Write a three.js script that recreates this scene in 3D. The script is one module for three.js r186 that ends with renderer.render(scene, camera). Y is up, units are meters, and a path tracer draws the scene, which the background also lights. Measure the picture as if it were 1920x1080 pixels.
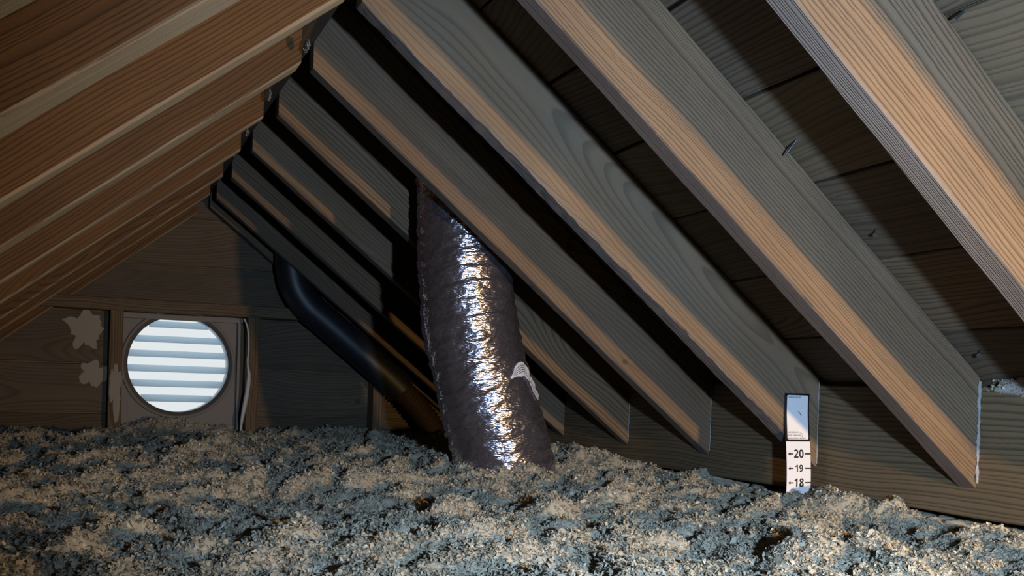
import * as THREE from 'three';
import { mergeGeometries, mergeVertices, toCreasedNormals } from 'three/addons/utils/BufferGeometryUtils.js';

// ---------------------------------------------------------------- camera, sky, lamps, exposure
// Lengths read from the photograph are in units of 0.8 m (S = 1.25); P(X, Y, F): X across the attic, Y above the lens, F along the ridge
const S = 1.25, H = 0.67;
const P = (X, Y, F) => new THREE.Vector3(X * S, Y * S + H, -F * S);
const scene = new THREE.Scene();
const renderer = new THREE.WebGLRenderer({ antialias: true });
renderer.toneMapping = THREE.LinearToneMapping;
renderer.toneMappingExposure = 1.0;
renderer.shadowMap.enabled = true;

const FOC = 1833.4, CY = 739.7, YAW = THREE.MathUtils.degToRad(23.584), PITCH = THREE.MathUtils.degToRad(-0.413), ROLL = THREE.MathUtils.degToRad(1.752);
const camera = new THREE.PerspectiveCamera(2 * Math.atan(CY / FOC) * 180 / Math.PI, 1920 / (2 * CY), 0.02, 60);
{
  const fw = new THREE.Vector3(Math.sin(YAW) * Math.cos(PITCH), Math.sin(PITCH), -Math.cos(YAW) * Math.cos(PITCH));
  const r0 = new THREE.Vector3(Math.cos(YAW), 0, Math.sin(YAW));
  const u0 = new THREE.Vector3().crossVectors(r0, fw);
  const right = r0.clone().multiplyScalar(Math.cos(ROLL)).addScaledVector(u0, Math.sin(ROLL));
  const up = u0.clone().multiplyScalar(Math.cos(ROLL)).addScaledVector(r0, -Math.sin(ROLL));
  camera.quaternion.setFromRotationMatrix(new THREE.Matrix4().makeBasis(right, up, fw.clone().negate()));
  camera.position.copy(P(0, 0, 0));
  camera.setViewOffset(1920, 2 * CY, 0, 0, 1920, 1080);   // the photograph is the upper part of a taller frame
  camera.updateMatrixWorld(true);
}
scene.background = new THREE.Color().setRGB(0.76, 0.81, 0.83);   // bright hazy sky outside the gable vent
const COOL_AT = [0.235, 0.036, -0.13], COOL_TO = [1.14, 0.12, 1.4], COOL_RGB = [0.45, 0.66, 0.95], COOL_CD = 11.2;
const WARM_AT = [0.847, -0.06, -0.255], WARM_TO = [0.98, 0.06, 1.4], WARM_RGB = [1.0, 0.64, 0.27], WARM_CD = 9.2;

// ---------------------------------------------------------------- helpers
function rng(seed) { let a = seed >>> 0; return () => { a = (a + 0x6D2B79F5) >>> 0; let t = a; t = Math.imul(t ^ (t >>> 15), t | 1); t ^= t + Math.imul(t ^ (t >>> 7), t | 61); return ((t ^ (t >>> 14)) >>> 0) / 4294967296; }; }
const PERM = (() => { const r = rng(71), p = Array.from({ length: 256 }, (_, i) => i); for (let i = 255; i > 0; i--) { const j = Math.floor(r() * (i + 1)); [p[i], p[j]] = [p[j], p[i]]; } return Uint8Array.from([...p, ...p]); })();
const fade = (t) => t * t * t * (t * (t * 6 - 15) + 10), mixn = (a, b, t) => a + (b - a) * t;
function grad(h, x, y, z) { h &= 15; const u = h < 8 ? x : y, v = h < 4 ? y : h === 12 || h === 14 ? x : z; return ((h & 1) ? -u : u) + ((h & 2) ? -v : v); }
function noise(x, y, z = 0) {
  const X = Math.floor(x) & 255, Y = Math.floor(y) & 255, Z = Math.floor(z) & 255; x -= Math.floor(x); y -= Math.floor(y); z -= Math.floor(z);
  const u = fade(x), v = fade(y), w = fade(z), A = PERM[X] + Y, AA = PERM[A] + Z, AB = PERM[A + 1] + Z, B = PERM[X + 1] + Y, BA = PERM[B] + Z, BB = PERM[B + 1] + Z;
  return mixn(mixn(mixn(grad(PERM[AA], x, y, z), grad(PERM[BA], x - 1, y, z), u), mixn(grad(PERM[AB], x, y - 1, z), grad(PERM[BB], x - 1, y - 1, z), u), v),
    mixn(mixn(grad(PERM[AA + 1], x, y, z - 1), grad(PERM[BA + 1], x - 1, y, z - 1), u), mixn(grad(PERM[AB + 1], x, y - 1, z - 1), grad(PERM[BB + 1], x - 1, y - 1, z - 1), u), v), w);
}
const smooth = (a, b, x) => { const t = Math.min(1, Math.max(0, (x - a) / (b - a))); return t * t * (3 - 2 * t); };
const clamp = (x, a, b) => Math.min(b, Math.max(a, x));
const taken = {};
function numbered(name) { const n = taken[name] ?? 0; taken[name] = n + 1; return n ? name + '_' + String(n).padStart(3, '0') : name; }
function shade(o) { o.castShadow = true; o.receiveShadow = true; return o; }
function tag(o, label, category, group, kind) { o.userData = { label, category }; if (group) o.userData.group = group; if (kind) o.userData.kind = kind; return o; }
function top(name, o = new THREE.Group()) { o.name = numbered(name); scene.add(o); return o; }
function part(name, g, m, parent) { const o = shade(new THREE.Mesh(g, m)); o.name = name; parent.add(o); return o; }
function structure(name, o = new THREE.Group(), label, category) { top(name, o); o.userData = { kind: 'structure', label, category }; return o; }
const lin = (r, g, b) => new THREE.Color().setRGB(r, g, b);

// ---------------------------------------------------------------- procedural textures
const TL = 1.6, TW = 0.25;                                         // one wood texture covers 1.6 m along the grain by 0.25 m
function woodTextures(seed, { spacing = 0.0055, b0 = 0.3, d0 = 0.05, drift = 0.02, contrast = 0.42, grey = 0.5, knots = 0, rough = 0.5, dusty = 0.1 } = {}) {
  const W = 2048, Hh = 256, c = new Uint8Array(W * Hh * 4), b = new Uint8Array(W * Hh * 4), r = rng(seed), ks = [];
  for (let k = 0; k < knots; k++) ks.push([(0.1 + 0.8 * r()) * TL, (0.15 + 0.7 * r()) * TW, 0.006 + r() * 0.008]);
  for (let j = 0; j < Hh; j++) for (let i = 0; i < W; i++) {
    const x = i / W * TL, y = j / Hh * TW, wrap = Math.sin(i / W * Math.PI * 2), wrc = Math.cos(i / W * Math.PI * 2);
    const wx = wrap * 1.3 + seed, wy = wrc * 1.3;                   // closes on itself along the grain
    let yy = y + 0.008 * noise(wx * 0.8, wy * 0.8, y * 9) + 0.0012 * noise(x * 16, y * 60, seed);
    let kd = 0;
    for (const [kx, ky, kr] of ks) { const dx = (x - kx) / 3.2, dy = y - ky, q = Math.exp(-(dx * dx + dy * dy) / (2 * kr * kr)); yy += Math.sign(dy) * q * kr * 0.8; const e = Math.hypot((x - kx) / 1.25, dy) / kr; if (e < 1) kd = Math.max(kd, 0.45 + 0.4 * (0.5 + 0.5 * Math.sin(e * 11)) * (1 - e * 0.3)); }
    const dep = d0 + drift * (1 + noise(wx * 0.4 + 7, wy * 0.4, 3.3) * 2.4);
    const rr = Math.hypot(yy - b0, dep), ph = rr / spacing * (1 + 0.04 * noise(rr * 60, 1, seed)), fr = ph - Math.floor(ph), id = Math.floor(ph);
    const wid = 0.45 + 0.3 * noise(id * 0.73, seed, 2);
    const late = smooth(wid, 0.92, fr) * (1 - smooth(0.94, 1, fr));
    const fib = noise(x * 45, y * 1400, seed) * 0.5 + noise(x * 160, y * 2600, seed + 3) * 0.5;
    const blotch = noise(wx * 1.2, wy * 1.2, y * 14 + 5) + 0.5 * noise(x * 9, y * 40, seed + 9);
    const gr = clamp(grey * (0.5 + 0.9 * noise(wx * 0.8 + 3, wy * 0.8, y * 10 + 2) + 0.3 * noise(x * 12, y * 55, seed + 4)), 0, 1);
    const dust = Math.max(0, noise(x * 300, y * 480, seed + 1) - 0.42) * dusty * 3;
    let v = (1 - contrast * late) * (1 + 0.10 * fib) * (1 + 0.16 * blotch) * (1 - 0.75 * kd) + dust;
    const o = (j * W + i) * 4, lum = clamp(v * 0.78, 0, 1);
    const col = [lum * mixn(1.0, 0.86, gr), lum * mixn(0.97, 0.99, gr), lum * mixn(0.94, 1.16, gr)];
    for (let k = 0; k < 3; k++) c[o + k] = 255 * clamp(Math.pow(clamp(col[k], 0, 1), 1 / 2.2), 0, 1);
    c[o + 3] = 255;
    const bh = clamp(0.45 + 0.32 * late * (1 - kd) + rough * 0.2 * fib + dust * 0.6, 0, 1) * 255; b[o] = b[o + 1] = b[o + 2] = bh; b[o + 3] = 255;
  }
  const mk = (d, srgb) => { const t = new THREE.DataTexture(d, W, Hh, THREE.RGBAFormat); t.wrapS = t.wrapT = THREE.RepeatWrapping; t.magFilter = THREE.LinearFilter; t.minFilter = THREE.LinearMipmapLinearFilter; t.generateMipmaps = true; if (srgb) t.colorSpace = THREE.SRGBColorSpace; t.needsUpdate = true; return t; };
  return { map: mk(c, true), bump: mk(b, false) };
}
const T = {
  straight: woodTextures(11, { spacing: 0.0062, b0: 0.42, d0: 0.06, contrast: 0.5, grey: 0.35, dusty: 0.35 }),
  bold: woodTextures(23, { spacing: 0.0068, b0: 0.34, d0: 0.03, contrast: 0.55, grey: 0.45, dusty: 0.4 }),
  knotty: woodTextures(37, { spacing: 0.008, b0: 0.11, d0: 0.02, drift: 0.03, contrast: 0.3, grey: 0.8, knots: 2 }),
  plain: woodTextures(53, { spacing: 0.0085, b0: 0.27, d0: 0.02, drift: 0.034, contrast: 0.52, grey: 0.4, knots: 1 }),
  sawn: woodTextures(67, { spacing: 0.010, b0: 0.33, d0: 0.03, drift: 0.05, contrast: 0.36, grey: 0.3, knots: 1, rough: 1 }),
};
const woodMat = (t, color, { bump = 0.0012, rough = 0.78, spec = 0.35 } = {}) => new THREE.MeshStandardMaterial({ map: t.map, bumpMap: t.bump, bumpScale: bump, color, roughness: rough, vertexColors: true });
const BROWN = lin(1, 1, 1);
const M = {
  straight: woodMat(T.straight, BROWN, { bump: 0.0016 }), bold: woodMat(T.bold, BROWN, { bump: 0.0022 }), knotty: woodMat(T.knotty, BROWN), plain: woodMat(T.plain, BROWN), sawn: woodMat(T.sawn, BROWN, { bump: 0.0018 }),
  felt: new THREE.MeshStandardMaterial({ color: lin(0.012, 0.011, 0.012), roughness: 0.95 }),
  steel: new THREE.MeshStandardMaterial({ color: lin(0.3, 0.3, 0.32), metalness: 0.9, roughness: 0.45 }),
  cord: new THREE.MeshStandardMaterial({ color: lin(0.03, 0.03, 0.03), roughness: 0.6 }),
};

// ---------------------------------------------------------------- lumber: a sawn board with eased edges and cut ends
// u along, v across the width, w through the thickness; ends run at u = ua + ka v and u = ub + kb v
function lumber({ ua = 0, ub, ka = 0, kb = 0, D, Tk, seg = 28, ease = 0.0025, wob = 0.0008, wane = 0, seed = 1, face = [1, 1, 1], edge = face, swap = false }) {
  const e = ease, sec = [[0, e, 0], [e, 0, 1], [Tk - e, 0, 2], [Tk, e, 3], [Tk, D - e, 4], [Tk - e, D, 5], [e, D, 6], [0, D - e, 7]]; // [w, v]
  const pos = [], uv = [], col = [], idx = []; const ou = (seed * 0.377) % 1, ov = (seed * 0.618) % 1;
  const at = (k, t) => {
    let [w, v] = sec[k]; const a = ua + ka * v, b = ub + kb * v, u = a + (b - a) * t;
    const nA = noise(u * 5, k * 3.1, seed), nB = noise(u * 5, k * 3.1 + 50, seed), nf = noise(u * 60, k * 7.3, seed);
    v += wob * (nA * 2 + nf * 0.6); w += wob * (nB * 2 + nf * 0.4);
    if (wane && (k === 0 || k === 1 || k === 2)) { const q = wane * Math.max(0, 0.35 + noise(u * 3, 9, seed) + 0.5 * noise(u * 22, k * 5, seed) + 0.35 * noise(u * 70, k * 5, seed)); v += q * (k === 2 ? 0.5 : 1); if (k === 0) v += q * 0.6; }
    return [u, v, w];
  };
  for (let k = 0; k < 8; k++) {
    const k2 = (k + 1) % 8, base = pos.length / 3, isEdge = k === 1 || k === 5, c = k === 0 || k === 1 || k === 2 || k === 5 ? (isEdge ? edge : face.map((f, i) => (f + edge[i]) / 2)) : face;
    for (let i = 0; i <= seg; i++) for (const kk of [k, k2]) {
      const p = at(kk, i / seg); pos.push(...p); col.push(...c);
      const cross = isEdge ? p[2] * 2.2 + 0.07 : p[1]; uv.push(p[0] / TL + ou, cross / TW + ov);
    }
    for (let i = 0; i < seg; i++) { const a = base + i * 2; idx.push(a, a + 1, a + 2, a + 1, a + 3, a + 2); }
  }
  for (const end of [0, 1]) {
    const base = pos.length / 3;
    for (let k = 0; k < 8; k++) { const p = at(k, end); pos.push(...p); col.push(...face); uv.push(p[2] / TL * 0.4 + ou, p[1] / TW + ov); }
    for (let k = 1; k < 7; k++) end ? idx.push(base, base + k + 1, base + k) : idx.push(base, base + k, base + k + 1);
  }
  const g = new THREE.BufferGeometry();
  g.setAttribute('position', new THREE.Float32BufferAttribute(pos, 3)); g.setAttribute('uv', new THREE.Float32BufferAttribute(uv, 2)); g.setAttribute('color', new THREE.Float32BufferAttribute(col, 3)); g.setIndex(idx); g.computeVertexNormals();
  // outward check
  return g;
}
function placed(o, origin, u, v, w) { o.matrixAutoUpdate = true; const m = new THREE.Matrix4().makeBasis(u, v, w).setPosition(origin); m.decompose(o.position, o.quaternion, o.scale); return o; }

// ---------------------------------------------------------------- the roof: measures
const XL = 1.1512, TIP = -0.1226, SL = 0.7922, TH = 0.1576, XR = 0.336, XRL = 0.298, LY = 0.5295 - (0.336 - 0.298) * SL;
const AN = Math.atan(SL), cA = Math.cos(AN), sA = Math.sin(AN), DEP = TH * cA, TKR = 0.031;
const Z = [0.6896, 0.9962, 1.3245, 1.6374, 1.9581, 2.2876, 2.6289, 2.9508], DZ = -0.0843, ZLEFT = [0.64, 0.908, 1.238, 1.55, 1.905, 2.2, 2.5, 2.775], TKL = 0.056, ZBACK = [-0.92, -0.60, -0.275, 0.05, 0.37];
const FB = -1.35, FG = 3.17;                                        // back wall, inner face of the gable boards
const YF = -0.536;                                                  // the floor under the insulation

// floor, side walls and the wall behind the camera
const plainWood = [0.20, 0.13, 0.075], darkWood = [0.055, 0.045, 0.036];
function boxAt(x0, x1, y0, y1, f0, f1) { const a = P(x0, y0, f0), b = P(x1, y1, f1); const g = new THREE.BoxGeometry(b.x - a.x, b.y - a.y, Math.abs(b.z - a.z)); g.translate((a.x + b.x) / 2, (a.y + b.y) / 2, (a.z + b.z) / 2); return g; }
const deckMat = new THREE.MeshStandardMaterial({ map: T.plain.map, color: lin(0.22, 0.15, 0.09), roughness: 0.85 });
structure('floor', shade(new THREE.Mesh(boxAt(-1.1, 1.45, YF - 0.03, YF, FB - 0.05, FG + 0.06), deckMat)), 'attic floor deck under the loose insulation', 'floor');
structure('wall_right', shade(new THREE.Mesh(boxAt(1.36, 1.41, YF, -0.12, FB, FG), deckMat)), 'low knee wall behind the ledger board', 'wall');
structure('wall_left', shade(new THREE.Mesh(boxAt(-0.74, -0.69, YF, -0.12, FB, FG), deckMat)), 'low knee wall under the brown rafters', 'wall');
{
  const sh = new THREE.Shape(); const q = (X, Y) => [X * S, Y * S + H];
  sh.moveTo(...q(-0.74, YF)); sh.lineTo(...q(1.41, YF)); sh.lineTo(...q(1.41, -0.17)); sh.lineTo(...q(0.32, 0.685)); sh.lineTo(...q(-0.74, -0.155));
  const g = new THREE.ExtrudeGeometry(sh, { depth: 0.05, bevelEnabled: false }); g.translate(0, 0, -FB * S);
  structure('wall_front', shade(new THREE.Mesh(g, deckMat)), 'plain boarded wall closing the other end of the attic', 'wall');
}

// roof boards on both slopes
function roofSlope(name, label, right) {
  const grp = structure(name, new THREE.Group(), label, 'roof'), seams = [];
  const felt = [], rnd = rng(right ? 5 : 6);
  for (let X = right ? 0.2807 : -0.85; right ? X < 1.5 : X < 0.25; X += 0.1135) seams.push(X);
  const tints = [[0.20, 0.145, 0.085], [0.17, 0.12, 0.07], [0.22, 0.15, 0.085], [0.15, 0.11, 0.07]];
  const len = (FG - FB) * S;
  for (let k = 0; k < seams.length; k++) {
    const x0 = right && k === 0 ? 0.32 : seams[k], x1 = seams[k + 1] ?? (right ? 1.47 : 0.318), gap = (right && (k === 4 || k === 3) ? 0.006 : 0.0035) + rnd() * 0.001;
    if (x1 - x0 < 0.03) continue;
    const wdt = (x1 - x0) / cA * S - gap;
    const t = tints[Math.floor(rnd() * 4)];
    const g = lumber({ ub: len, D: wdt, Tk: 0.019, seg: 90, seed: k * 3 + (right ? 1 : 40), face: t, wob: 0.0012, ease: 0.0015 });
    // board top face of the roof: u along the ridge (away), v up the slope, w outwards
    const o = shade(new THREE.Mesh(g, k % 3 ? M.sawn : M.plain)); o.name = k ? 'plank_' + String(k).padStart(3, '0') : 'plank';
    const wOut = right ? new THREE.Vector3(sA, cA, 0) : new THREE.Vector3(-sA, cA, 0);
    const u = right ? new THREE.Vector3(0, 0, -1) : new THREE.Vector3(0, 0, 1), v = new THREE.Vector3().crossVectors(wOut, u);
    // height of the rafter tops at X
    const yT = (X) => right ? TIP + TH + (XL - X) * SL : LY + TH - (XRL - X) * SL;
    const lowX = right ? x1 : x0, low = P(lowX, yT(lowX), right ? FB : FG).addScaledVector(wOut, (rnd() - 0.3) * 0.0016 + 0.001);
    placed(o, low, u, v, wOut); grp.add(o);
  }
  const sh = new THREE.Shape(); const q = (X, Y) => [X * S, Y * S + H];
  const a = right ? [1.48, TIP + TH + (XL - 1.48) * SL] : [-0.87, LY + TH - (XRL + 0.87) * SL], pk = [0.3205, TIP + TH + (XL - 0.3205) * SL];
  const off = 0.019 / S + 0.003; const nx = (right ? sA : -sA) * off, ny = cA * off;
  sh.moveTo(...q(a[0] + nx, a[1] + ny)); sh.lineTo(...q(pk[0] , pk[1] + off / cA)); sh.lineTo(...q(pk[0], pk[1] + off / cA + 0.03)); sh.lineTo(...q(a[0] + nx * 3, a[1] + ny * 3));
  const g = new THREE.ExtrudeGeometry(sh, { depth: (FG - FB + 0.15) * S, bevelEnabled: false }); g.translate(0, 0, -(FG + 0.08) * S);
  part('roofing_felt', g, M.felt, grp);
}
roofSlope('ceiling_right', 'wide sawn roof boards over the grey rafters', true);
roofSlope('ceiling_left', 'roof boards over the brown rafters', false);

// ridge board
{
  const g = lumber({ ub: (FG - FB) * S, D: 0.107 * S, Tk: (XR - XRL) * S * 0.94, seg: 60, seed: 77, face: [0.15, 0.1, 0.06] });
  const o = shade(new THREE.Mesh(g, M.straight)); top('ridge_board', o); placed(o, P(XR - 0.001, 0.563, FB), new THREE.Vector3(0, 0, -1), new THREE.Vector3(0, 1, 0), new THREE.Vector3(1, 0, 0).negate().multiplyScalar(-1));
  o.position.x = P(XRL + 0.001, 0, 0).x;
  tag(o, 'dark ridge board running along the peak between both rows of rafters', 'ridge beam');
}

// ---------------------------------------------------------------- rafters
const greyTone = [0.30, 0.185, 0.092];
const RL = [
  { m: 'bold', c: [0.22, 0.142, 0.08], e: [0.22, 0.18, 0.15], l: 'weathered rafter with bold raised grain, beyond the insulation heap on the ledger' },
  { m: 'straight', c: [0.235, 0.155, 0.09], e: [0.18, 0.14, 0.12], l: 'weathered ridged rafter with a nail in its upper edge, insulation heaped behind its foot' },
  { m: 'knotty', c: [0.27, 0.18, 0.105], e: [0.2, 0.17, 0.15], l: 'grey rafter with a rough bark edge, the white depth ruler stapled to its foot', wane: 0.006 },
  { m: 'knotty', c: [0.24, 0.15, 0.085], e: [0.17, 0.14, 0.11], l: 'grey rafter with a knotty face crossing in front of the silver duct top' },
  { m: 'plain', c: [0.24, 0.155, 0.085], e: [0.17, 0.14, 0.11], l: 'grey rafter passing directly behind the silver duct' },
  { m: 'knotty', c: [0.23, 0.15, 0.085], e: [0.17, 0.14, 0.11], l: 'grey rafter, second behind the silver duct toward the vent wall' },
  { m: 'plain', c: [0.22, 0.145, 0.082], e: [0.16, 0.13, 0.11], l: 'grey rafter, third behind the silver duct toward the vent wall' },
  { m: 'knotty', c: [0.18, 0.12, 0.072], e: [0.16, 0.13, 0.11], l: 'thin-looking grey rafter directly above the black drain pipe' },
];
function rightRafter(z, i, r, extra = {}) {
  const L = (XL - XR) / cA * S, g = lumber({ ub: L, ka: SL, kb: SL, D: DEP * S, Tk: TKR * S, seed: i * 1.37 + 2, face: r.c, edge: r.e, wane: r.wane ?? 0, seg: r.wane ? 160 : 40, wob: 0.0009, ...extra });
  const o = shade(new THREE.Mesh(g, M[r.m])); top('rafter', o);
  placed(o, P(XL - 0.0005, TIP, z), new THREE.Vector3(-cA, sA, 0), new THREE.Vector3(sA, cA, 0), new THREE.Vector3(0, 0, -1));
  return o;
}
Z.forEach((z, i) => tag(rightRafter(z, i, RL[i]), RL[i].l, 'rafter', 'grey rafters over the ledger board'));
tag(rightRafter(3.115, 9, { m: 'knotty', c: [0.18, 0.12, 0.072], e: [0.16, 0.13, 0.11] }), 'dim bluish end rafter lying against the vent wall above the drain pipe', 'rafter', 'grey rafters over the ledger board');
ZBACK.forEach((z, i) => tag(rightRafter(z, 20 + i, RL[i % 2 ? 1 : 3]), 'grey rafter behind the camera on the ledger slope', 'rafter', 'grey rafters behind the camera'));
const LL = ['brown rafter at the end of its row away from the vent wall', 'brown rafter with a coarse-grained face and the broadest pale under-edge', 'brown rafter with a pale under-edge, its upper end level with the bark-edged grey rafter',
  'brown rafter with dark knots near its ridge end', 'brown rafter, fourth from the vent wall', 'brown rafter, third from the vent wall', 'brown rafter, second from the vent wall', 'brown rafter closest to the vent wall'];
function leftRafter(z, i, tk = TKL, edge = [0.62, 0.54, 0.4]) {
  const L = 1.24 * S, m = ['straight', 'straight', 'straight', 'plain', 'plain', 'knotty', 'plain', 'straight'][i % 8], k = 0.85 + 0.3 * ((i * 0.37) % 1);
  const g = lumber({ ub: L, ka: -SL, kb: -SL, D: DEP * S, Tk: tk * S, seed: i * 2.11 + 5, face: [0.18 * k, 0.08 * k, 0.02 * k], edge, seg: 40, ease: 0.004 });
  const o = shade(new THREE.Mesh(g, M[m])); top('rafter', o);
  placed(o, P(XRL, LY, z), new THREE.Vector3(-cA, -sA, 0), new THREE.Vector3(-sA, cA, 0), new THREE.Vector3(0, 0, -1));
  return o;
}
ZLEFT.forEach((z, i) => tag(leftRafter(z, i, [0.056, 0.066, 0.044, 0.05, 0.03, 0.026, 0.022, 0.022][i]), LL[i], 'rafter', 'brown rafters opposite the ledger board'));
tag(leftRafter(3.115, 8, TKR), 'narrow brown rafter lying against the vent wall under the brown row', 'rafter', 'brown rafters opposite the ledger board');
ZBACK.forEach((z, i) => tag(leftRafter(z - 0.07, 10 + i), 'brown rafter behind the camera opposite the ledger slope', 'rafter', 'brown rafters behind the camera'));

// ledger board
{
  const g = lumber({ ub: (FG - FB) * S, D: 0.184 * S, Tk: 0.031 * S, seg: 80, seed: 31, face: [0.21, 0.145, 0.075], wob: 0.001 });
  const o = shade(new THREE.Mesh(g, M.plain)); top('ledger_board', o);
  placed(o, P(XL + 0.0005, -0.1639, FB), new THREE.Vector3(0, 0, -1), new THREE.Vector3(0, 1, 0), new THREE.Vector3(1, 0, 0));
  tag(o, 'long horizontal ledger board carrying the feet of the grey rafters', 'beam');
}

// ---------------------------------------------------------------- the gable wall and its vent
const VX = 0.262, VY = 0.040, VR = 0.150, VENT = { x0: 0.0997, x1: 0.452, y0: -0.16, y1: 0.192 };
{
  const wall = structure('wall_back', new THREE.Group(), 'dark boarded gable wall with the round vent', 'wall');
  const rnd = rng(91); let n = 0;
  const plank = (x0, x1, y0, y1, tone, s0 = 0, s1 = 0) => {
    const g = lumber({ ub: (x1 - x0) * S, ka: s0, kb: s1, D: (y1 - y0) * S - 0.004, Tk: 0.019, seg: 24, seed: n * 1.7 + 3, face: tone, wob: 0.0013 });
    const o = shade(new THREE.Mesh(g, n % 2 ? M.sawn : M.knotty)); o.name = n ? 'plank_' + String(n).padStart(3, '0') : 'plank'; n++;
    placed(o, P(x0, y0, FG), new THREE.Vector3(1, 0, 0), new THREE.Vector3(0, 1, 0), new THREE.Vector3(0, 0, 1)); o.position.z -= 0.019; wall.add(o);
  };
  const ys = [-0.406, -0.259, -0.112, 0.035, 0.192, 0.345, 0.49, 0.66];
  const roofX = (Y, right) => right ? XL + (TIP + TH - Y) / SL : XRL - (LY + TH - Y) / SL;
  for (let k = 0; k < ys.length - 1; k++) {
    const y0 = ys[k], y1 = ys[k + 1], l0 = Math.max(-0.69, roofX(y0, false) ), r0 = Math.min(1.36, roofX(y0, true)), dk = 0.85 + 0.3 * rnd();
    const lk = l0 > -0.69 ? 1 / SL : 0, rk = r0 < 1.36 ? -1 / SL : 0;
    if (y1 <= 0.193) {
      const tl = [0.15 * dk, 0.11 * dk, 0.07 * dk], tr = tl;
      plank(l0, VENT.x0 - 0.03, y0, y1, tl, lk, 0);
      if (y1 <= VENT.y0 + 0.06) plank(VENT.x0 - 0.028, VENT.x1 + 0.028, y0, Math.min(y1, VENT.y0), tl);
      plank(VENT.x1 + 0.03, r0, y0, y1, tr, 0, rk);
    } else plank(l0, r0, y0, y1, [0.15 * dk, 0.11 * dk, 0.07 * dk], lk, rk);
  }
  // outer boarding with the round hole of the vent cut through
  const sh = new THREE.Shape(); const q = (X, Y) => [X * S, Y * S + H];
  sh.moveTo(...q(-0.88, YF - 0.03)); sh.lineTo(...q(1.49, YF - 0.03)); sh.lineTo(...q(1.49, -0.22)); sh.lineTo(...q(0.3205, 0.72)); sh.lineTo(...q(-0.88, -0.25));
  const hole = new THREE.Path(); hole.absarc(VX * S, VY * S + H, VR * S + 0.006, 0, Math.PI * 2, true); sh.holes.push(hole);
  const g = new THREE.ExtrudeGeometry(sh, { depth: 0.016, bevelEnabled: false, curveSegments: 48 }); g.translate(0, 0, -FG * S - 0.037);
  part('outer_boarding', g, new THREE.MeshStandardMaterial({ color: lin(0.2, 0.13, 0.075), roughness: 0.9 }), wall);
}
function frameMember(name, label, x0, x1, y0, y1, f0, f1, tone, mat = M.plain, seed = 1, category = 'stud', group) {
  const vert = y1 - y0 > x1 - x0; let g, o;
  if (vert) { g = lumber({ ub: (y1 - y0) * S, D: (x1 - x0) * S, Tk: (f1 - f0) * S, seed, face: tone }); o = shade(new THREE.Mesh(g, mat)); placed(o, P(x0, y0, f0), new THREE.Vector3(0, 1, 0), new THREE.Vector3(1, 0, 0), new THREE.Vector3(0, 0, -1)); }
  else { g = lumber({ ub: (x1 - x0) * S, D: (y1 - y0) * S, Tk: (f1 - f0) * S, seed, face: tone }); o = shade(new THREE.Mesh(g, mat)); placed(o, P(x1, y0, f0), new THREE.Vector3(-1, 0, 0), new THREE.Vector3(0, 1, 0), new THREE.Vector3(0, 0, -1)); }
  top(name, o); tag(o, label, category, group); return o;
}
frameMember('cross_beam', 'dark horizontal beam across the gable wall above the vent', -0.30, 0.80, 0.192, 0.228, 3.095, FG - 0.001, [0.19, 0.13, 0.075], M.plain, 4, 'beam');
frameMember('wall_stud', 'dark wall stud beside the vent, smeared with pale plaster', 0.062, 0.0985, YF + 0.001, 0.1915, 3.10, FG - 0.001, [0.19, 0.12, 0.06], M.plain, 8, 'stud', 'studs of the gable wall');
frameMember('wall_stud', 'brown wall stud between the vent and the drain pipe', 0.456, 0.490, YF + 0.001, 0.1915, 3.09, FG - 0.001, [0.19, 0.12, 0.06], M.plain, 9, 'stud', 'studs of the gable wall');
frameMember('wall_stud', 'brown wall stud peeping out beneath the drain pipe', 0.86, 0.893, YF + 0.001, 0.1915, 3.10, FG - 0.001, [0.2, 0.13, 0.07], M.plain, 12, 'stud', 'studs of the gable wall');
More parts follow.
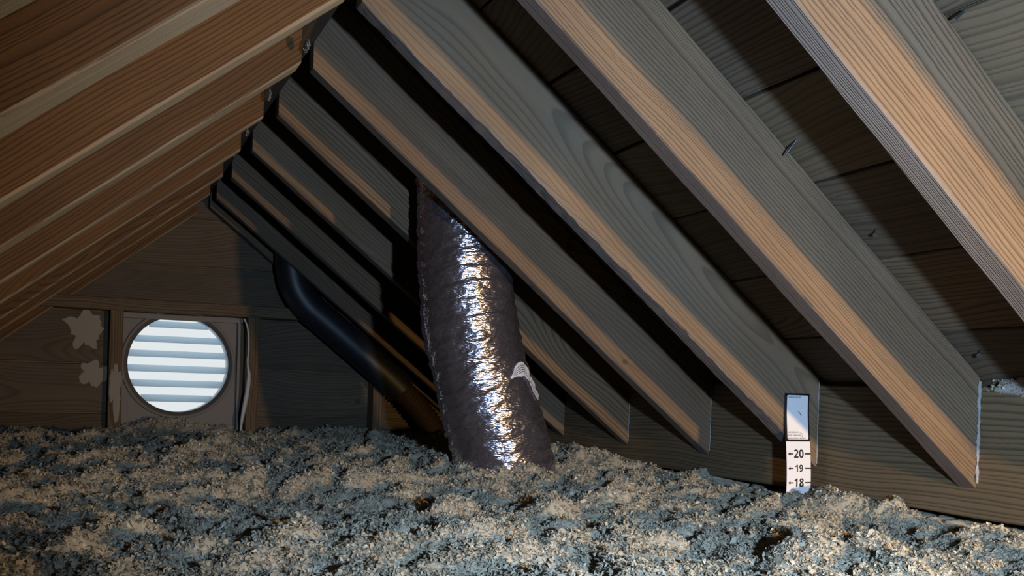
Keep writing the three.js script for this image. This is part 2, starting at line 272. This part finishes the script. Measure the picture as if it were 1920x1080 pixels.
{
  const v = top('gable_vent'); tag(v, 'round white louvered vent set in a square opening in the gable wall', 'vent'); v.position.copy(P(VX, VY, FG));
  const white = new THREE.MeshStandardMaterial({ color: lin(0.22, 0.2, 0.185), roughness: 0.7 }), dirty = new THREE.MeshStandardMaterial({ color: lin(0.22, 0.2, 0.19), roughness: 0.8 });
  const bladeMat = new THREE.MeshPhysicalMaterial({ color: lin(0.80, 0.90, 0.97), roughness: 0.95, transmission: 0.85, thickness: 0 });
  // square board with the round hole
  const sh = new THREE.Shape(), hw0 = (VENT.x0 - VX) * S - 0.03, hw1 = (VENT.x1 - VX) * S - 0.012, h0 = (VENT.y0 - VY) * S - 0.05, h1 = (VENT.y1 - VY) * S;
  sh.moveTo(hw0, h0); sh.lineTo(hw1, h0); sh.lineTo(hw1, h1); sh.lineTo(hw0, h1); const hole = new THREE.Path(); hole.absarc(0, 0, VR * S, 0, Math.PI * 2, true); sh.holes.push(hole);
  const fg = new THREE.ExtrudeGeometry(sh, { depth: 0.012, bevelEnabled: false, curveSegments: 64 }); fg.translate(0, 0, -0.016); part('flange', fg, white, v);
  const ringPts = [[VR * S - 0.001, -0.075], [VR * S + 0.004, -0.075], [VR * S + 0.006, 0.012], [VR * S + 0.020, 0.014], [VR * S + 0.022, 0.004], [VR * S - 0.001, 0.004], [VR * S - 0.001, -0.075]].map(([x, y]) => new THREE.Vector2(x, y));
  const sl = new THREE.LatheGeometry([[VR * S - 0.0035, -0.08], [VR * S - 0.0012, -0.08], [VR * S - 0.0012, 0.003], [VR * S - 0.0035, 0.003], [VR * S - 0.0035, -0.08]].map(([x, y]) => new THREE.Vector2(x, y)), 72); sl.rotateX(Math.PI / 2); part('sleeve', sl, new THREE.MeshStandardMaterial({ color: lin(0.6, 0.64, 0.68), roughness: 0.6 }), v);
  const rg = new THREE.LatheGeometry(ringPts, 72); rg.rotateX(Math.PI / 2); part('ring', rg, dirty, v);
  const pitch = 0.0455 * S, n = 6;
  for (let k = -4; k <= 4; k++) {
    const y = (k - 0.33) * pitch, hw = Math.sqrt(Math.max(0, (VR * S) ** 2 - y * y)) - 0.001; if (!(hw > 0.04)) continue;
    const g = new THREE.BoxGeometry(hw * 2, 0.0025, 0.042); g.rotateX(0.62); g.translate(0, y, -0.042);
    part('slat', g, bladeMat, v);
  }
  const tr = boxAt(VENT.x0, VENT.x1 - 0.006, VENT.y1 - 0.018, VENT.y1 - 0.004, FG - 0.03, FG - 0.004); tr.translate(-v.position.x, -v.position.y, -v.position.z); part('head_trim', tr, white, v);
  const ts = boxAt(VENT.x1 - 0.018, VENT.x1 - 0.011, VENT.y0, VENT.y1 - 0.018, FG - 0.025, FG - 0.002); ts.translate(-v.position.x, -v.position.y, -v.position.z); part('side_trim', ts, white, v);
}
{ // curled strip of torn facing paper beside the vent
  const pts = [[0.447, 0.186], [0.4565, 0.16], [0.462, 0.11], [0.461, 0.05], [0.466, 0.015], [0.464, -0.03], [0.456, -0.08], [0.447, -0.135], [0.444, -0.2]], pos = [], idx = [];
  const curve = new THREE.CatmullRomCurve3(pts.map(([x, y], i) => P(x - 0.004, y, 3.085 - 0.004 * Math.sin(i)))), N = 60;
  for (let i = 0; i <= N; i++) { const p = curve.getPoint(i / N), w = 0.004 + 0.007 * smooth(0.35, 0.6, i / N) * (1 - smooth(0.7, 1, i / N)) + 0.002 * noise(i * 0.5, 3); for (const [dx, dz] of [[-w, 0], [0, 0.004], [w, -0.004], [0, -0.002]]) pos.push(p.x + dx, p.y, p.z + dz); }
  for (let i = 0; i < N; i++) for (let k = 0; k < 4; k++) { const a = i * 4 + k, b = i * 4 + (k + 1) % 4; idx.push(a, b, a + 4, b, b + 4, a + 4); }
  const g = new THREE.BufferGeometry(); g.setAttribute('position', new THREE.Float32BufferAttribute(pos, 3)); g.setIndex(idx); g.computeVertexNormals();
  const o = shade(new THREE.Mesh(g, new THREE.MeshStandardMaterial({ color: lin(0.55, 0.58, 0.6), roughness: 0.8 }))); top('torn_paper_strip', o);
  tag(o, 'curled white strip of torn paper hanging between the vent and a stud', 'paper');
}
{ // smears of old plaster on the boards and stud beside the vent
  const blob = (cx, cy, rx, ry, f, seed, dep) => { const n = 46, sh = []; for (let i = 0; i < n; i++) { const a = i / n * Math.PI * 2, k = 1 + 0.9 * noise(Math.cos(a) * 1.6 + seed, Math.sin(a) * 1.6, seed) + 0.3 * noise(Math.cos(a) * 5, Math.sin(a) * 5, seed); sh.push(new THREE.Vector2(Math.cos(a) * rx * k * S, Math.sin(a) * ry * k * S)); } const g = new THREE.ExtrudeGeometry(new THREE.Shape(sh), { depth: dep, bevelEnabled: true, bevelSize: 0.002, bevelThickness: 0.0015, bevelSegments: 1 }); const o = shade(new THREE.Mesh(g, plasterMat)); o.position.copy(P(cx, cy, f)); return o; };
  const plasterMat = new THREE.MeshStandardMaterial({ color: lin(0.32, 0.29, 0.24), roughness: 0.95 });
  for (const [x, y, rx, ry, s, l] of [[-0.005, 0.13, 0.045, 0.05, 3, 'grey plaster smear on the gable boards just under the beam'], [0.02, 0.0, 0.042, 0.03, 8, 'grey plaster smear low on the gable boards beside the stud']]) tag(top('plaster_smear', blob(x, y, rx, ry, FG - 0.0016, s, 0.0015)), l, 'plaster', 'plaster smears on the gable wall');
  tag(top('plaster_smear', blob(0.081, -0.03, 0.0145, 0.07, 3.099, 5, 0.001)), 'long grey plaster smear down the face of the stud', 'plaster', 'plaster smears on the gable wall');
}

// ---------------------------------------------------------------- loose-fill insulation
const bump2 = (X, F, x, f, sx, sf, h) => h * Math.exp(-(((X - x) / sx) ** 2) - (((F - f) / sf) ** 2));
function bed(X, F) {                                                // height of the insulation in Y units
  const x = X * S, f = F * S;
  let y = -0.181 + 0.012 * smooth(1.2, 2.6, F);
  y += bump2(X, F, 0.95, 2.15, 0.2, 0.36, 0.034) + bump2(X, F, 1.12, 1.25, 0.07, 0.11, 0.026) + bump2(X, F, 0.72, 1.85, 0.16, 0.2, 0.018) + bump2(X, F, 0.26, 3.14, 0.15, 0.14, 0.045) + bump2(X, F, -0.1, 1.15, 0.2, 0.3, 0.012);
  y += bump2(X, F, 0.62, 1.9, 0.05, 0.12, -0.02) + bump2(X, F, 0.3, 1.5, 0.35, 0.25, -0.018) + bump2(X, F, 0.3, 0.98, 0.4, 0.13, 0.012);
  const wx = x + 0.03 * noise(x * 9, f * 9, 4), wf = f + 0.03 * noise(x * 9, f * 9, 14);
  y += 0.018 * noise(wx * 4.2, wf * 4.2, 1.5);
  y += 0.042 * (Math.abs(noise(wx * 9, wf * 9, 2.7)) - 0.22);
  y += 0.015 * (Math.abs(noise(wx * 24, wf * 24, 5.1)) - 0.2);
  y += 0.0065 * (Math.abs(noise(wx * 62, wf * 62, 8.3)) - 0.2) + 0.003 * noise(x * 130, f * 130, 3.3);
  return y;
}
const fluffMat = new THREE.MeshStandardMaterial({ color: lin(1, 1, 1), roughness: 1, vertexColors: true });
const flakeMat = new THREE.MeshStandardMaterial({ color: lin(1, 1, 1), roughness: 0.85 });
function fluffColor(r, x, f) { const k = 0.82 + 0.25 * r() + 0.12 * noise(x * 7, f * 7, 21), q = r(); return q < 0.15 ? [0.42 * k, 0.35 * k, 0.24 * k] : q < 0.2 ? [0.66 * k, 0.6 * k, 0.48 * k] : [0.42 * k, 0.38 * k, 0.29 * k]; }
const flakeGeo = (() => { const g = new THREE.BufferGeometry(); g.setAttribute('position', new THREE.Float32BufferAttribute([-0.5, 0, -0.32, 0.1, 0.16, -0.42, 0.5, 0.02, -0.1, -0.42, 0.05, 0.2, 0.05, 0.24, 0.12, 0.46, -0.04, 0.34], 3)); g.setIndex([0, 3, 1, 1, 3, 4, 1, 4, 2, 2, 4, 5]); g.computeVertexNormals(); return g; })();
function flakes(parent, n, seed, sample, size) {
  const im = new THREE.InstancedMesh(flakeGeo, flakeMat, n), r = rng(seed), m = new THREE.Matrix4(), q = new THREE.Quaternion(), e = new THREE.Euler(), c = new THREE.Color();
  for (let i = 0; i < n; i++) {
    const [p, k] = sample(r); e.set((r() - 0.5) * 1.9, r() * Math.PI * 2, (r() - 0.5) * 1.9); q.setFromEuler(e);
    const s = size * k * (0.45 + 0.9 * r() * r() + 0.25 * r()) * (r() < 0.07 ? 1.7 : 1); m.compose(p, q, new THREE.Vector3(s, s * (0.7 + 0.6 * r()), s * (0.6 + 0.6 * r()))); im.setMatrixAt(i, m); im.setColorAt(i, c.setRGB(...fluffColor(r, p.x, p.z)));
  }
  im.name = 'flakes'; im.userData.kind = 'stuff'; shade(im); parent.add(im); return im;
}
{
  const ins = top('blown_insulation'); tag(ins, 'deep bed of pale flaky blown insulation covering the whole attic floor', 'insulation', null, 'stuff');
  const x0 = -0.688, x1 = 1.358, f0 = -1.3, f1 = 3.168, NX = 560, fs = [];
  for (let F = f0; F < 0.5; F += 0.03) fs.push(F);
  for (let F = 0.5; F < f1; F += 0.0034 * Math.max(1, F / 1.6)) fs.push(F); fs.push(f1);
  const NF = fs.length - 1, pos = new Float32Array((NX + 1) * (NF + 1) * 3), col = new Float32Array(pos.length), idx = new Uint32Array(NX * NF * 6), r = rng(3);
  let o = 0;
  for (let j = 0; j <= NF; j++) for (let i = 0; i <= NX; i++) {
    const X = x0 + (x1 - x0) * i / NX, F = fs[j], y = X > XL + 0.02 ? Math.min(bed(X, F), -0.15) : bed(X, F), p = P(X, y, F); pos[o] = p.x; pos[o + 1] = p.y; pos[o + 2] = p.z;
    const c = fluffColor(r, p.x, p.z); col[o] = c[0]; col[o + 1] = c[1]; col[o + 2] = c[2]; o += 3;
  }
  o = 0;
  for (let j = 0; j < NF; j++) for (let i = 0; i < NX; i++) { const a = j * (NX + 1) + i, b = a + 1, c = a + NX + 1, d = c + 1; idx[o++] = a; idx[o++] = b; idx[o++] = c; idx[o++] = b; idx[o++] = d; idx[o++] = c; }
  const g = new THREE.BufferGeometry(); g.setAttribute('position', new THREE.BufferAttribute(pos, 3)); g.setAttribute('color', new THREE.BufferAttribute(col, 3)); g.setIndex(new THREE.BufferAttribute(idx, 1)); g.computeVertexNormals();
  part('clumped_surface', g, fluffMat, ins);
  flakes(ins, 430000, 17, (r) => {
    const F = 1 / (1 / 0.55 + (1 / 3.15 - 1 / 0.55) * Math.pow(r(), 0.8)), X = -0.5 + 1.645 * r();
    return [P(X, bed(X, F) + (r() - 0.15) * 0.004, F), Math.sqrt(Math.max(1, F / 1.2)) * 0.95];
  }, 0.0066);
}

// crumbs of insulation caught at the rafter feet and behind the ledger
function heap(name, label, centre, rx, ry, rz, seed, count, size = 0.0075, tone = 1) {
  const g0 = new THREE.IcosahedronGeometry(1, 5), p = g0.attributes.position;
  for (let i = 0; i < p.count; i++) { const v = new THREE.Vector3().fromBufferAttribute(p, i), k = 1 + 0.3 * noise(v.x * 2.2 + seed, v.y * 2.2, v.z * 2.2) + 0.14 * noise(v.x * 6, v.y * 6 + seed, v.z * 6); p.setXYZ(i, v.x * rx * k, v.y * ry * k, v.z * rz * k); }
  const g = mergeVertices(g0.deleteAttribute('uv').deleteAttribute('normal')); g.computeVertexNormals();
  const h = top(name); h.position.copy(centre); tag(h, label, 'insulation', null, 'stuff');
  part('clump', g, new THREE.MeshStandardMaterial({ color: lin(0.4 * tone, 0.385 * tone, 0.36 * tone), roughness: 1 }), h);
  const q = g.attributes.position; flakes(h, count, seed, (r) => { const i = Math.floor(r() * q.count); return [new THREE.Vector3().fromBufferAttribute(q, i).multiplyScalar(1 + 0.1 * r()), 1]; }, size);
}
heap('insulation_heap', 'small heap of insulation flakes lying on the ledger behind the ridged rafter foot', P(1.158, 0.021, 0.885), 0.017, 0.020, 0.115, 4, 1500, 0.006);
for (const [k, w] of [[1, 0.0028], [2, 0.0014], [3, 0.0011], [4, 0.0011]]) {
  const h = top('insulation_seam'); h.position.copy(P(XL - 0.001, TIP, Z[k] - 0.001)); tag(h, ['', 'thick pale line of insulation crumbs down the foot of the nailed ridged rafter', 'thin pale line of crumbs down the rafter foot beside the ruler', 'thin pale line of crumbs down the knotty rafter foot', 'thin pale line of crumbs down the rafter foot behind the duct'][k], 'insulation', null, 'stuff');
  const n = 60, prof = []; const hgt = (0.015 + (k === 1 ? 0.128 : 0.125)) * S;
  const g = new THREE.CylinderGeometry(1, 1, hgt, 10, n), p = g.attributes.position;
  for (let i = 0; i < p.count; i++) { const y = p.getY(i), a = Math.atan2(p.getZ(i), p.getX(i)), rr = w * Math.max(0.15, 0.8 + 1.3 * noise(y * 45, a, k) + 0.9 * noise(y * 170, a * 2, k)) * (Math.hypot(p.getX(i), p.getZ(i)) > 0.5 ? 1 : 0); p.setXYZ(i, Math.cos(a) * rr, y + hgt / 2 + 0.01, Math.sin(a) * rr); }
  g.computeVertexNormals(); part('crumb_line', g, new THREE.MeshStandardMaterial({ color: lin(0.3, 0.3, 0.29), roughness: 1 }), h);
}
[[575, 86, 1.50, 0.013], [504, 178, 1.82, 0.013], [463, 248, 2.14, 0.012], [438, 288, 2.46, 0.011]].forEach(([px, py, F, r], i) => {  // pale tufts added in place of lit patches on the ridge board
  const d = new THREE.Vector3((px - 960) / FOC, -(py - CY) / FOC, -1).applyQuaternion(camera.quaternion), t = (F * S) / -d.z;
  heap('lit_patch_tuft', ['added pale tuft for a lit ridge patch beside the bark-edged rafter end', 'added pale tuft for a lit ridge patch, second from the bark-edged rafter', 'added pale tuft for a lit ridge patch, third from the bark-edged rafter', 'smallest added pale tuft for a lit ridge patch toward the vent'][i], camera.position.clone().addScaledVector(d, t), r * 0.35, r * 0.8, r * 1.4, 30 + i, 40, 0.004, 0.3);
});

// ---------------------------------------------------------------- silver flexible duct
const ductC = new THREE.CatmullRomCurve3([[0.81, -0.36], [0.793, -0.2], [0.778, -0.14], [0.735, -0.01], [0.698, 0.12], [0.683, 0.25], [0.674, 0.36], [0.668, 0.47]].map(([x, y]) => P(x, y, 1.813)), false, 'centripetal');
const ductR = (y) => (0.0935 + 0.005 * smooth(0.1, -0.15, (y - H) / S) - 0.006 * smooth(0.1, 0.4, (y - H) / S)) * S;
function ductPoint(t, a, off = 0) {                                 // a: 0 faces +x, pi/2 faces the lens side (+z)
  const c = ductC.getPoint(t), tan = ductC.getTangent(t), side = new THREE.Vector3(tan.y, -tan.x, 0).normalize(), y = c.y, ax = Math.cos(a), az = Math.sin(a);
  const wr = 0.0026 * noise(ax * 2.3 + 4, y * 42, az * 2.3) + 0.0022 * noise(ax * 4 + 9, y * 95, az * 4) + 0.0013 * noise(ax * 9, y * 170, az * 9) + 0.004 * noise(ax * 1.1, y * 9, az * 1.1) + 0.0012 * Math.sin(y * 2 * Math.PI / 0.038 + a);
  const sd = (a - 3.34) / 0.035, seam = 0.006 * Math.exp(-sd * sd);
  return c.addScaledVector(side, ax * (ductR(y) + wr + off + seam)).add(new THREE.Vector3(0, 0, az * (ductR(y) + wr + off + seam)));
}
{
  const NA = 200, NT = 420, pos = [], uv = [], idx = [];
  for (let j = 0; j <= NT; j++) for (let i = 0; i <= NA; i++) { const p = ductPoint(j / NT, i / NA * Math.PI * 2); pos.push(p.x, p.y, p.z); uv.push(i / NA * 0.75, p.y); }
  for (let j = 0; j < NT; j++) for (let i = 0; i < NA; i++) { const a = j * (NA + 1) + i, b = a + 1, c = a + NA + 1, d = c + 1; idx.push(a, c, b, b, c, d); }
  const g = new THREE.BufferGeometry(); g.setAttribute('position', new THREE.Float32BufferAttribute(pos, 3)); g.setAttribute('uv', new THREE.Float32BufferAttribute(uv, 2)); g.setIndex(idx); g.computeVertexNormals();
  const W = 512, d = new Uint8Array(W * W * 4);
  for (let j = 0; j < W; j++) for (let i = 0; i < W; i++) { const v = 128 + 150 * (0.5 * noise(i / 26, j / 7, 1) + 0.35 * noise(i / 11, j / 4, 2) + 0.25 * Math.abs(noise(i / 30, j / 12, 3))), o = (j * W + i) * 4; d[o] = d[o + 1] = d[o + 2] = clamp(v, 0, 255); d[o + 3] = 255; }
  const t = new THREE.DataTexture(d, W, W, THREE.RGBAFormat); t.wrapS = t.wrapT = THREE.MirroredRepeatWrapping; t.magFilter = THREE.LinearFilter; t.repeat.set(4, 4); t.needsUpdate = true;
  const foil = new THREE.MeshStandardMaterial({ color: lin(0.46, 0.43, 0.5), metalness: 0.92, roughness: 0.25, bumpMap: t, bumpScale: 0.002 });
  const duct = top('flexible_duct'); tag(duct, 'crinkled silver foil flexible duct rising from the insulation into the roof', 'duct');
  part('foil_jacket', g, foil, duct);
  // bent paper label stuck on the jacket
  const c = document.createElement('canvas'); c.width = 256; c.height = 512; const x = c.getContext('2d'); x.fillStyle = '#d9dbe4'; x.fillRect(0, 0, 256, 512); x.fillStyle = '#5a5c68';
  for (let k = 0; k < 4; k++) x.fillRect(70 + k * 38, 30, 14, 250 - k * 22); x.strokeStyle = '#3c3e48'; x.lineWidth = 12; x.beginPath(); x.ellipse(110, 400, 26, 75, -0.1, 0, Math.PI * 2); x.stroke();
  const lt = new THREE.CanvasTexture(c); lt.colorSpace = THREE.SRGBColorSpace;
  const line = [[1.38, 0.012], [1.12, 0.02], [0.9, 0.018], [0.77, -0.002], [0.69, -0.024], [0.64, -0.044]], lp = [], lu = [], li = [], N = 40;
  const crv = new THREE.CatmullRomCurve3(line.map(([a, Y]) => new THREE.Vector3(a, Y, 0)));
  const tOf = (Y) => { let lo = 0, hi = 1; for (let k = 0; k < 30; k++) { const m = (lo + hi) / 2; ((ductC.getPoint(m).y - H) / S < Y) ? lo = m : hi = m; } return lo; };
  for (let i = 0; i <= N; i++) { const q = crv.getPoint(i / N), tg = crv.getTangent(i / N), n = new THREE.Vector2(-tg.y / 0.098, tg.x).normalize(), wd = 0.011 * smooth(0, 0.25, i / N) + 0.002; for (const s of [-1, 1]) { const a = q.x + s * wd * -tg.y / Math.hypot(tg.x * 0.098, tg.y) / 0.098 * -1, Y = q.y + s * wd * -(tg.x * 0.098) / Math.hypot(tg.x * 0.098, tg.y); const p = ductPoint(tOf(Y), a, 0.0035); lp.push(p.x, p.y, p.z); lu.push(s < 0 ? 0 : 1, 1 - i / N); } }
  for (let i = 0; i < N; i++) { const a = i * 2; li.push(a, a + 1, a + 2, a + 1, a + 3, a + 2); }
  const lg = new THREE.BufferGeometry(); lg.setAttribute('position', new THREE.Float32BufferAttribute(lp, 3)); lg.setAttribute('uv', new THREE.Float32BufferAttribute(lu, 2)); lg.setIndex(li); lg.computeVertexNormals();
  const lab = part('paper_label', lg, new THREE.MeshStandardMaterial({ map: lt, roughness: 0.6 }), duct); lab.userData.label = 'crumpled white printed label';
}

// ---------------------------------------------------------------- black drain pipe under the end rafters
{
  const pipe = top('drain_pipe'); tag(pipe, 'black plastic pipe bending down below the end rafters in front of the gable wall', 'pipe');
  const F = 3.035, at = (px, py, f = F) => { const d = new THREE.Vector3((px - 960) / FOC, -(py - CY) / FOC, -1).applyQuaternion(camera.quaternion); return camera.position.clone().addScaledVector(d, f * S / -d.z); };
  const black = new THREE.MeshStandardMaterial({ color: lin(0.014, 0.015, 0.02), roughness: 0.45 });
  const c1 = new THREE.CatmullRomCurve3([at(548, 395), at(546, 450), at(547, 500), at(556, 540), at(578, 574), at(612, 604), at(660, 646), at(712, 692), at(737, 714)]);
  part('tube', new THREE.TubeGeometry(c1, 120, 0.0485 * S, 36, false), black, pipe);
  const c2 = new THREE.CatmullRomCurve3([at(722, 701), at(738, 716), at(752, 730)]); part('coupling', new THREE.TubeGeometry(c2, 20, 0.0515 * S, 36, false), black, pipe);
  const c3 = new THREE.CatmullRomCurve3([at(740, 716), at(770, 748), at(798, 782), at(822, 822), at(838, 860)]), tg = new THREE.TubeGeometry(c3, 160, 0.036 * S, 32, false), p = tg.attributes.position, nn = tg.attributes.normal;
  for (let i = 0; i < p.count; i++) { const j = Math.floor(i / 33), k = 0.004 * Math.sin(j * 0.9) + 0.003 * noise(p.getX(i) * 30, p.getY(i) * 30, p.getZ(i) * 30); p.setXYZ(i, p.getX(i) + nn.getX(i) * k, p.getY(i) + nn.getY(i) * k, p.getZ(i) + nn.getZ(i) * k); }
  tg.computeVertexNormals(); const hose = part('ribbed_hose', tg, new THREE.MeshStandardMaterial({ color: lin(0.05, 0.03, 0.02), roughness: 0.6 }), pipe); hose.userData.label = 'brown ribbed hose end';
}

// ---------------------------------------------------------------- insulation depth ruler
{
  const cw = 512, ch = 2048, c = document.createElement('canvas'); c.width = cw; c.height = ch; const x = c.getContext('2d');
  const u = ch / 0.25, px = (imgY) => (imgY - 737) / 1115 * S * u;   // photo rows on the card -> canvas rows
  x.fillStyle = '#efeef2'; x.fillRect(0, 0, cw, ch); x.fillStyle = '#0b0d14'; x.fillRect(0, 0, cw, px(827)); x.fillStyle = '#efeef2'; x.beginPath(); x.roundRect(34, px(740.5), cw - 64, px(823) - px(740.5), 26); x.fill();
  x.fillStyle = '#14161c'; x.textBaseline = 'middle'; x.font = 'bold italic 40px sans-serif'; x.fillText('INSTALLED BY', 58, px(744.5));
  x.font = 'bold italic 34px sans-serif'; x.fillText('CERTIFIED BY', 46, px(810)); x.fillText('ATTIC CARD FOR', 46, px(815.5)); x.fillText('INSULATION R-VALUES', 46, px(821));
  x.lineWidth = 5; x.strokeStyle = '#4a4c55'; x.beginPath(); x.moveTo(270, px(809)); x.lineTo(345, px(812)); x.lineTo(362, px(817)); x.lineTo(330, px(819)); x.stroke();
  for (let n = 20; n >= 12; n--) {
    const y = px(850 + (20 - n) * 26.8); if (y > ch) break; x.font = 'bold ' + (n % 2 ? 165 : 200) + 'px sans-serif'; x.textAlign = 'center'; x.fillText(String(n), 262, y); x.textAlign = 'left';
    x.fillRect(392, y - 13, 120, 24); x.fillRect(50, y - 10, 92, 20); x.beginPath(); x.moveTo(34, y); x.lineTo(84, y - 34); x.lineTo(74, y); x.lineTo(84, y + 34); x.fill();
  }
  const t = new THREE.CanvasTexture(c); t.colorSpace = THREE.SRGBColorSpace;
  const r = top('depth_ruler'), w = 0.0503 * S, h = 0.541 * S; r.position.copy(P(1.1015, YF, Z[2] - 0.0015)); tag(r, 'white insulation depth ruler with numbers 18 to 20, stapled to a rafter foot', 'ruler');
  const n = 60, pos = [], uv = [], idx = [], top_ = 0.0046 - YF;
  const bend = (s) => 0.004 + 0.014 * smooth(0.02, 0.16, s) * S, lean = (s) => -0.0035 * smooth(0.05, 0.17, s) * S;   // s: distance below the top in Y units
  const sheet = (dz) => { const b = pos.length / 3; for (let i = 0; i <= n; i++) { const s = i / n * top_; for (const k of [-0.5, 0.5]) { pos.push(k * w + lean(s), (top_ - s) * S, bend(s) + dz); uv.push(k + 0.5, 1 - s * S / 0.25); } } return b; };
  const a = sheet(0.0008), b = sheet(-0.0012);
  for (let i = 0; i < n; i++) { const q = a + i * 2; idx.push(q, q + 2, q + 1, q + 1, q + 2, q + 3); }
  const mk = (ix) => { const g = new THREE.BufferGeometry(); g.setAttribute('position', new THREE.Float32BufferAttribute(pos, 3)); g.setAttribute('uv', new THREE.Float32BufferAttribute(uv, 2)); g.setIndex(ix); const q = g.toNonIndexed(); q.computeVertexNormals(); return q; };
  const back = []; for (let i = 0; i < n; i++) { const q = b + i * 2, f = a + i * 2; back.push(q, q + 1, q + 2, q + 1, q + 3, q + 2, f, q, f + 2, q, q + 2, f + 2, f + 1, f + 3, q + 1, q + 1, f + 3, q + 3); } back.push(a, a + 1, b, a + 1, b + 1, b);
  part('printed_face', mk(idx), new THREE.MeshStandardMaterial({ map: t, roughness: 0.55 }), r);
  part('card_back', mk(back), new THREE.MeshStandardMaterial({ color: lin(0.03, 0.03, 0.035), roughness: 0.7 }), r);
  const st = new THREE.CylinderGeometry(0.0007, 0.0007, 0.0125, 6); st.rotateZ(0.75); st.translate(0.006, (top_ - 0.0335) * S, 0.0065); part('staple', st, M.steel, r);
}

// ---------------------------------------------------------------- nails and splinters
function nail(name, label, from, to, rad, mat = M.steel, head = true) {
  const d = to.clone().sub(from), L = d.length(), gs = [new THREE.CylinderGeometry(rad, rad * 0.9, L, 8)]; gs[0].translate(0, L / 2, 0);
  if (head) { const hd = new THREE.CylinderGeometry(rad * 2.4, rad * 2.2, rad * 1.1, 12); hd.translate(0, L, 0); gs.push(hd); }
  const o = shade(new THREE.Mesh(mergeGeometries(gs), mat)); o.position.copy(from); o.quaternion.setFromUnitVectors(new THREE.Vector3(0, 1, 0), d.normalize()); top(name, o); return tag(o, label, name.split('_').pop(), 'loose nails around the ridged rafter');
}
const onRoof = (px, py, lift) => { const d = new THREE.Vector3((px - 960) / FOC, -(py - CY) / FOC, -1).applyQuaternion(camera.quaternion), nrm = new THREE.Vector3(sA, cA, 0), p0 = P(XL, TIP + TH, 0); const t = (nrm.dot(p0.clone().sub(camera.position)) - lift) / nrm.dot(d); return camera.position.clone().addScaledVector(d, t); };
const darkSteel = new THREE.MeshStandardMaterial({ color: lin(0.08, 0.09, 0.11), metalness: 0.7, roughness: 0.4 });
nail('roofing_nail', 'bent dark nail sticking out at the upper edge of the ridged rafter', onRoof(1494, 262, 0.001), onRoof(1473, 291, 0.026), 0.0018, darkSteel, false);
nail('roofing_nail', 'short bright nail tip poking through the roof boards by the ridged rafter, higher one', onRoof(1643, 430, 0.001), onRoof(1641, 440, 0.012), 0.0016);
nail('roofing_nail', 'short bright nail tip poking through the roof boards close to the insulation heap', onRoof(1840, 657, 0.001), onRoof(1836, 666, 0.014), 0.0018);
nail('wood_splinter', 'dark split splinter where a roof board meets the bold-grained rafter', onRoof(1806, 22, 0.001), onRoof(1793, 34, 0.016), 0.0022, darkSteel, false);

// ---------------------------------------------------------------- the two lamps that light the attic (out of the picture)
function torch(name, label, at, to, rgb, cd, lens, soft, cone) {
  const l = top(name); tag(l, label, 'lamp'); const head = P(...at), dir = P(...to).sub(head).normalize(); l.position.set(head.x - dir.x * 0.05, P(0, YF, 0).y, head.z - dir.z * 0.05);
  const local = head.clone().sub(l.position), q = new THREE.Quaternion().setFromUnitVectors(new THREE.Vector3(0, 1, 0), dir);
  const put = (o, back) => { o.position.copy(local).addScaledVector(dir, -back); o.quaternion.copy(q); return o; };
  put(part('lens', new THREE.CylinderGeometry(lens, lens, 0.004, 28), new THREE.MeshStandardMaterial({ color: lin(0, 0, 0), emissive: lin(...rgb), emissiveIntensity: 8 }), l), 0.006);
  put(part('housing', new THREE.CylinderGeometry(lens * 1.12, lens * 0.7, 0.09, 28), M.cord, l), 0.056);
  const up = local.y - 0.02, pg = new THREE.CylinderGeometry(0.007, 0.009, up, 12); pg.translate(0, up / 2, 0); part('pole', pg, M.cord, l);
  const fg = new THREE.CylinderGeometry(0.08, 0.09, 0.02, 24); fg.translate(0, 0.01, 0); part('base', fg, M.cord, l);
  const p = new THREE.SpotLight(lin(...rgb), cd, 0, cone, 1); p.shadow.radius = soft; p.castShadow = true; p.position.copy(local); p.target.position.copy(local).add(dir); l.add(p, p.target);
}
torch('work_lamp', 'warm work lamp on a low stand behind the camera near the ledger', WARM_AT, WARM_TO, WARM_RGB, WARM_CD, 0.03, 1.4, 0.98);
torch('led_lamp', 'small cool white lamp on a thin stand beside the camera', COOL_AT, COOL_TO, COOL_RGB, COOL_CD, 0.022, 1.0, 0.9);

renderer.render(scene, camera);
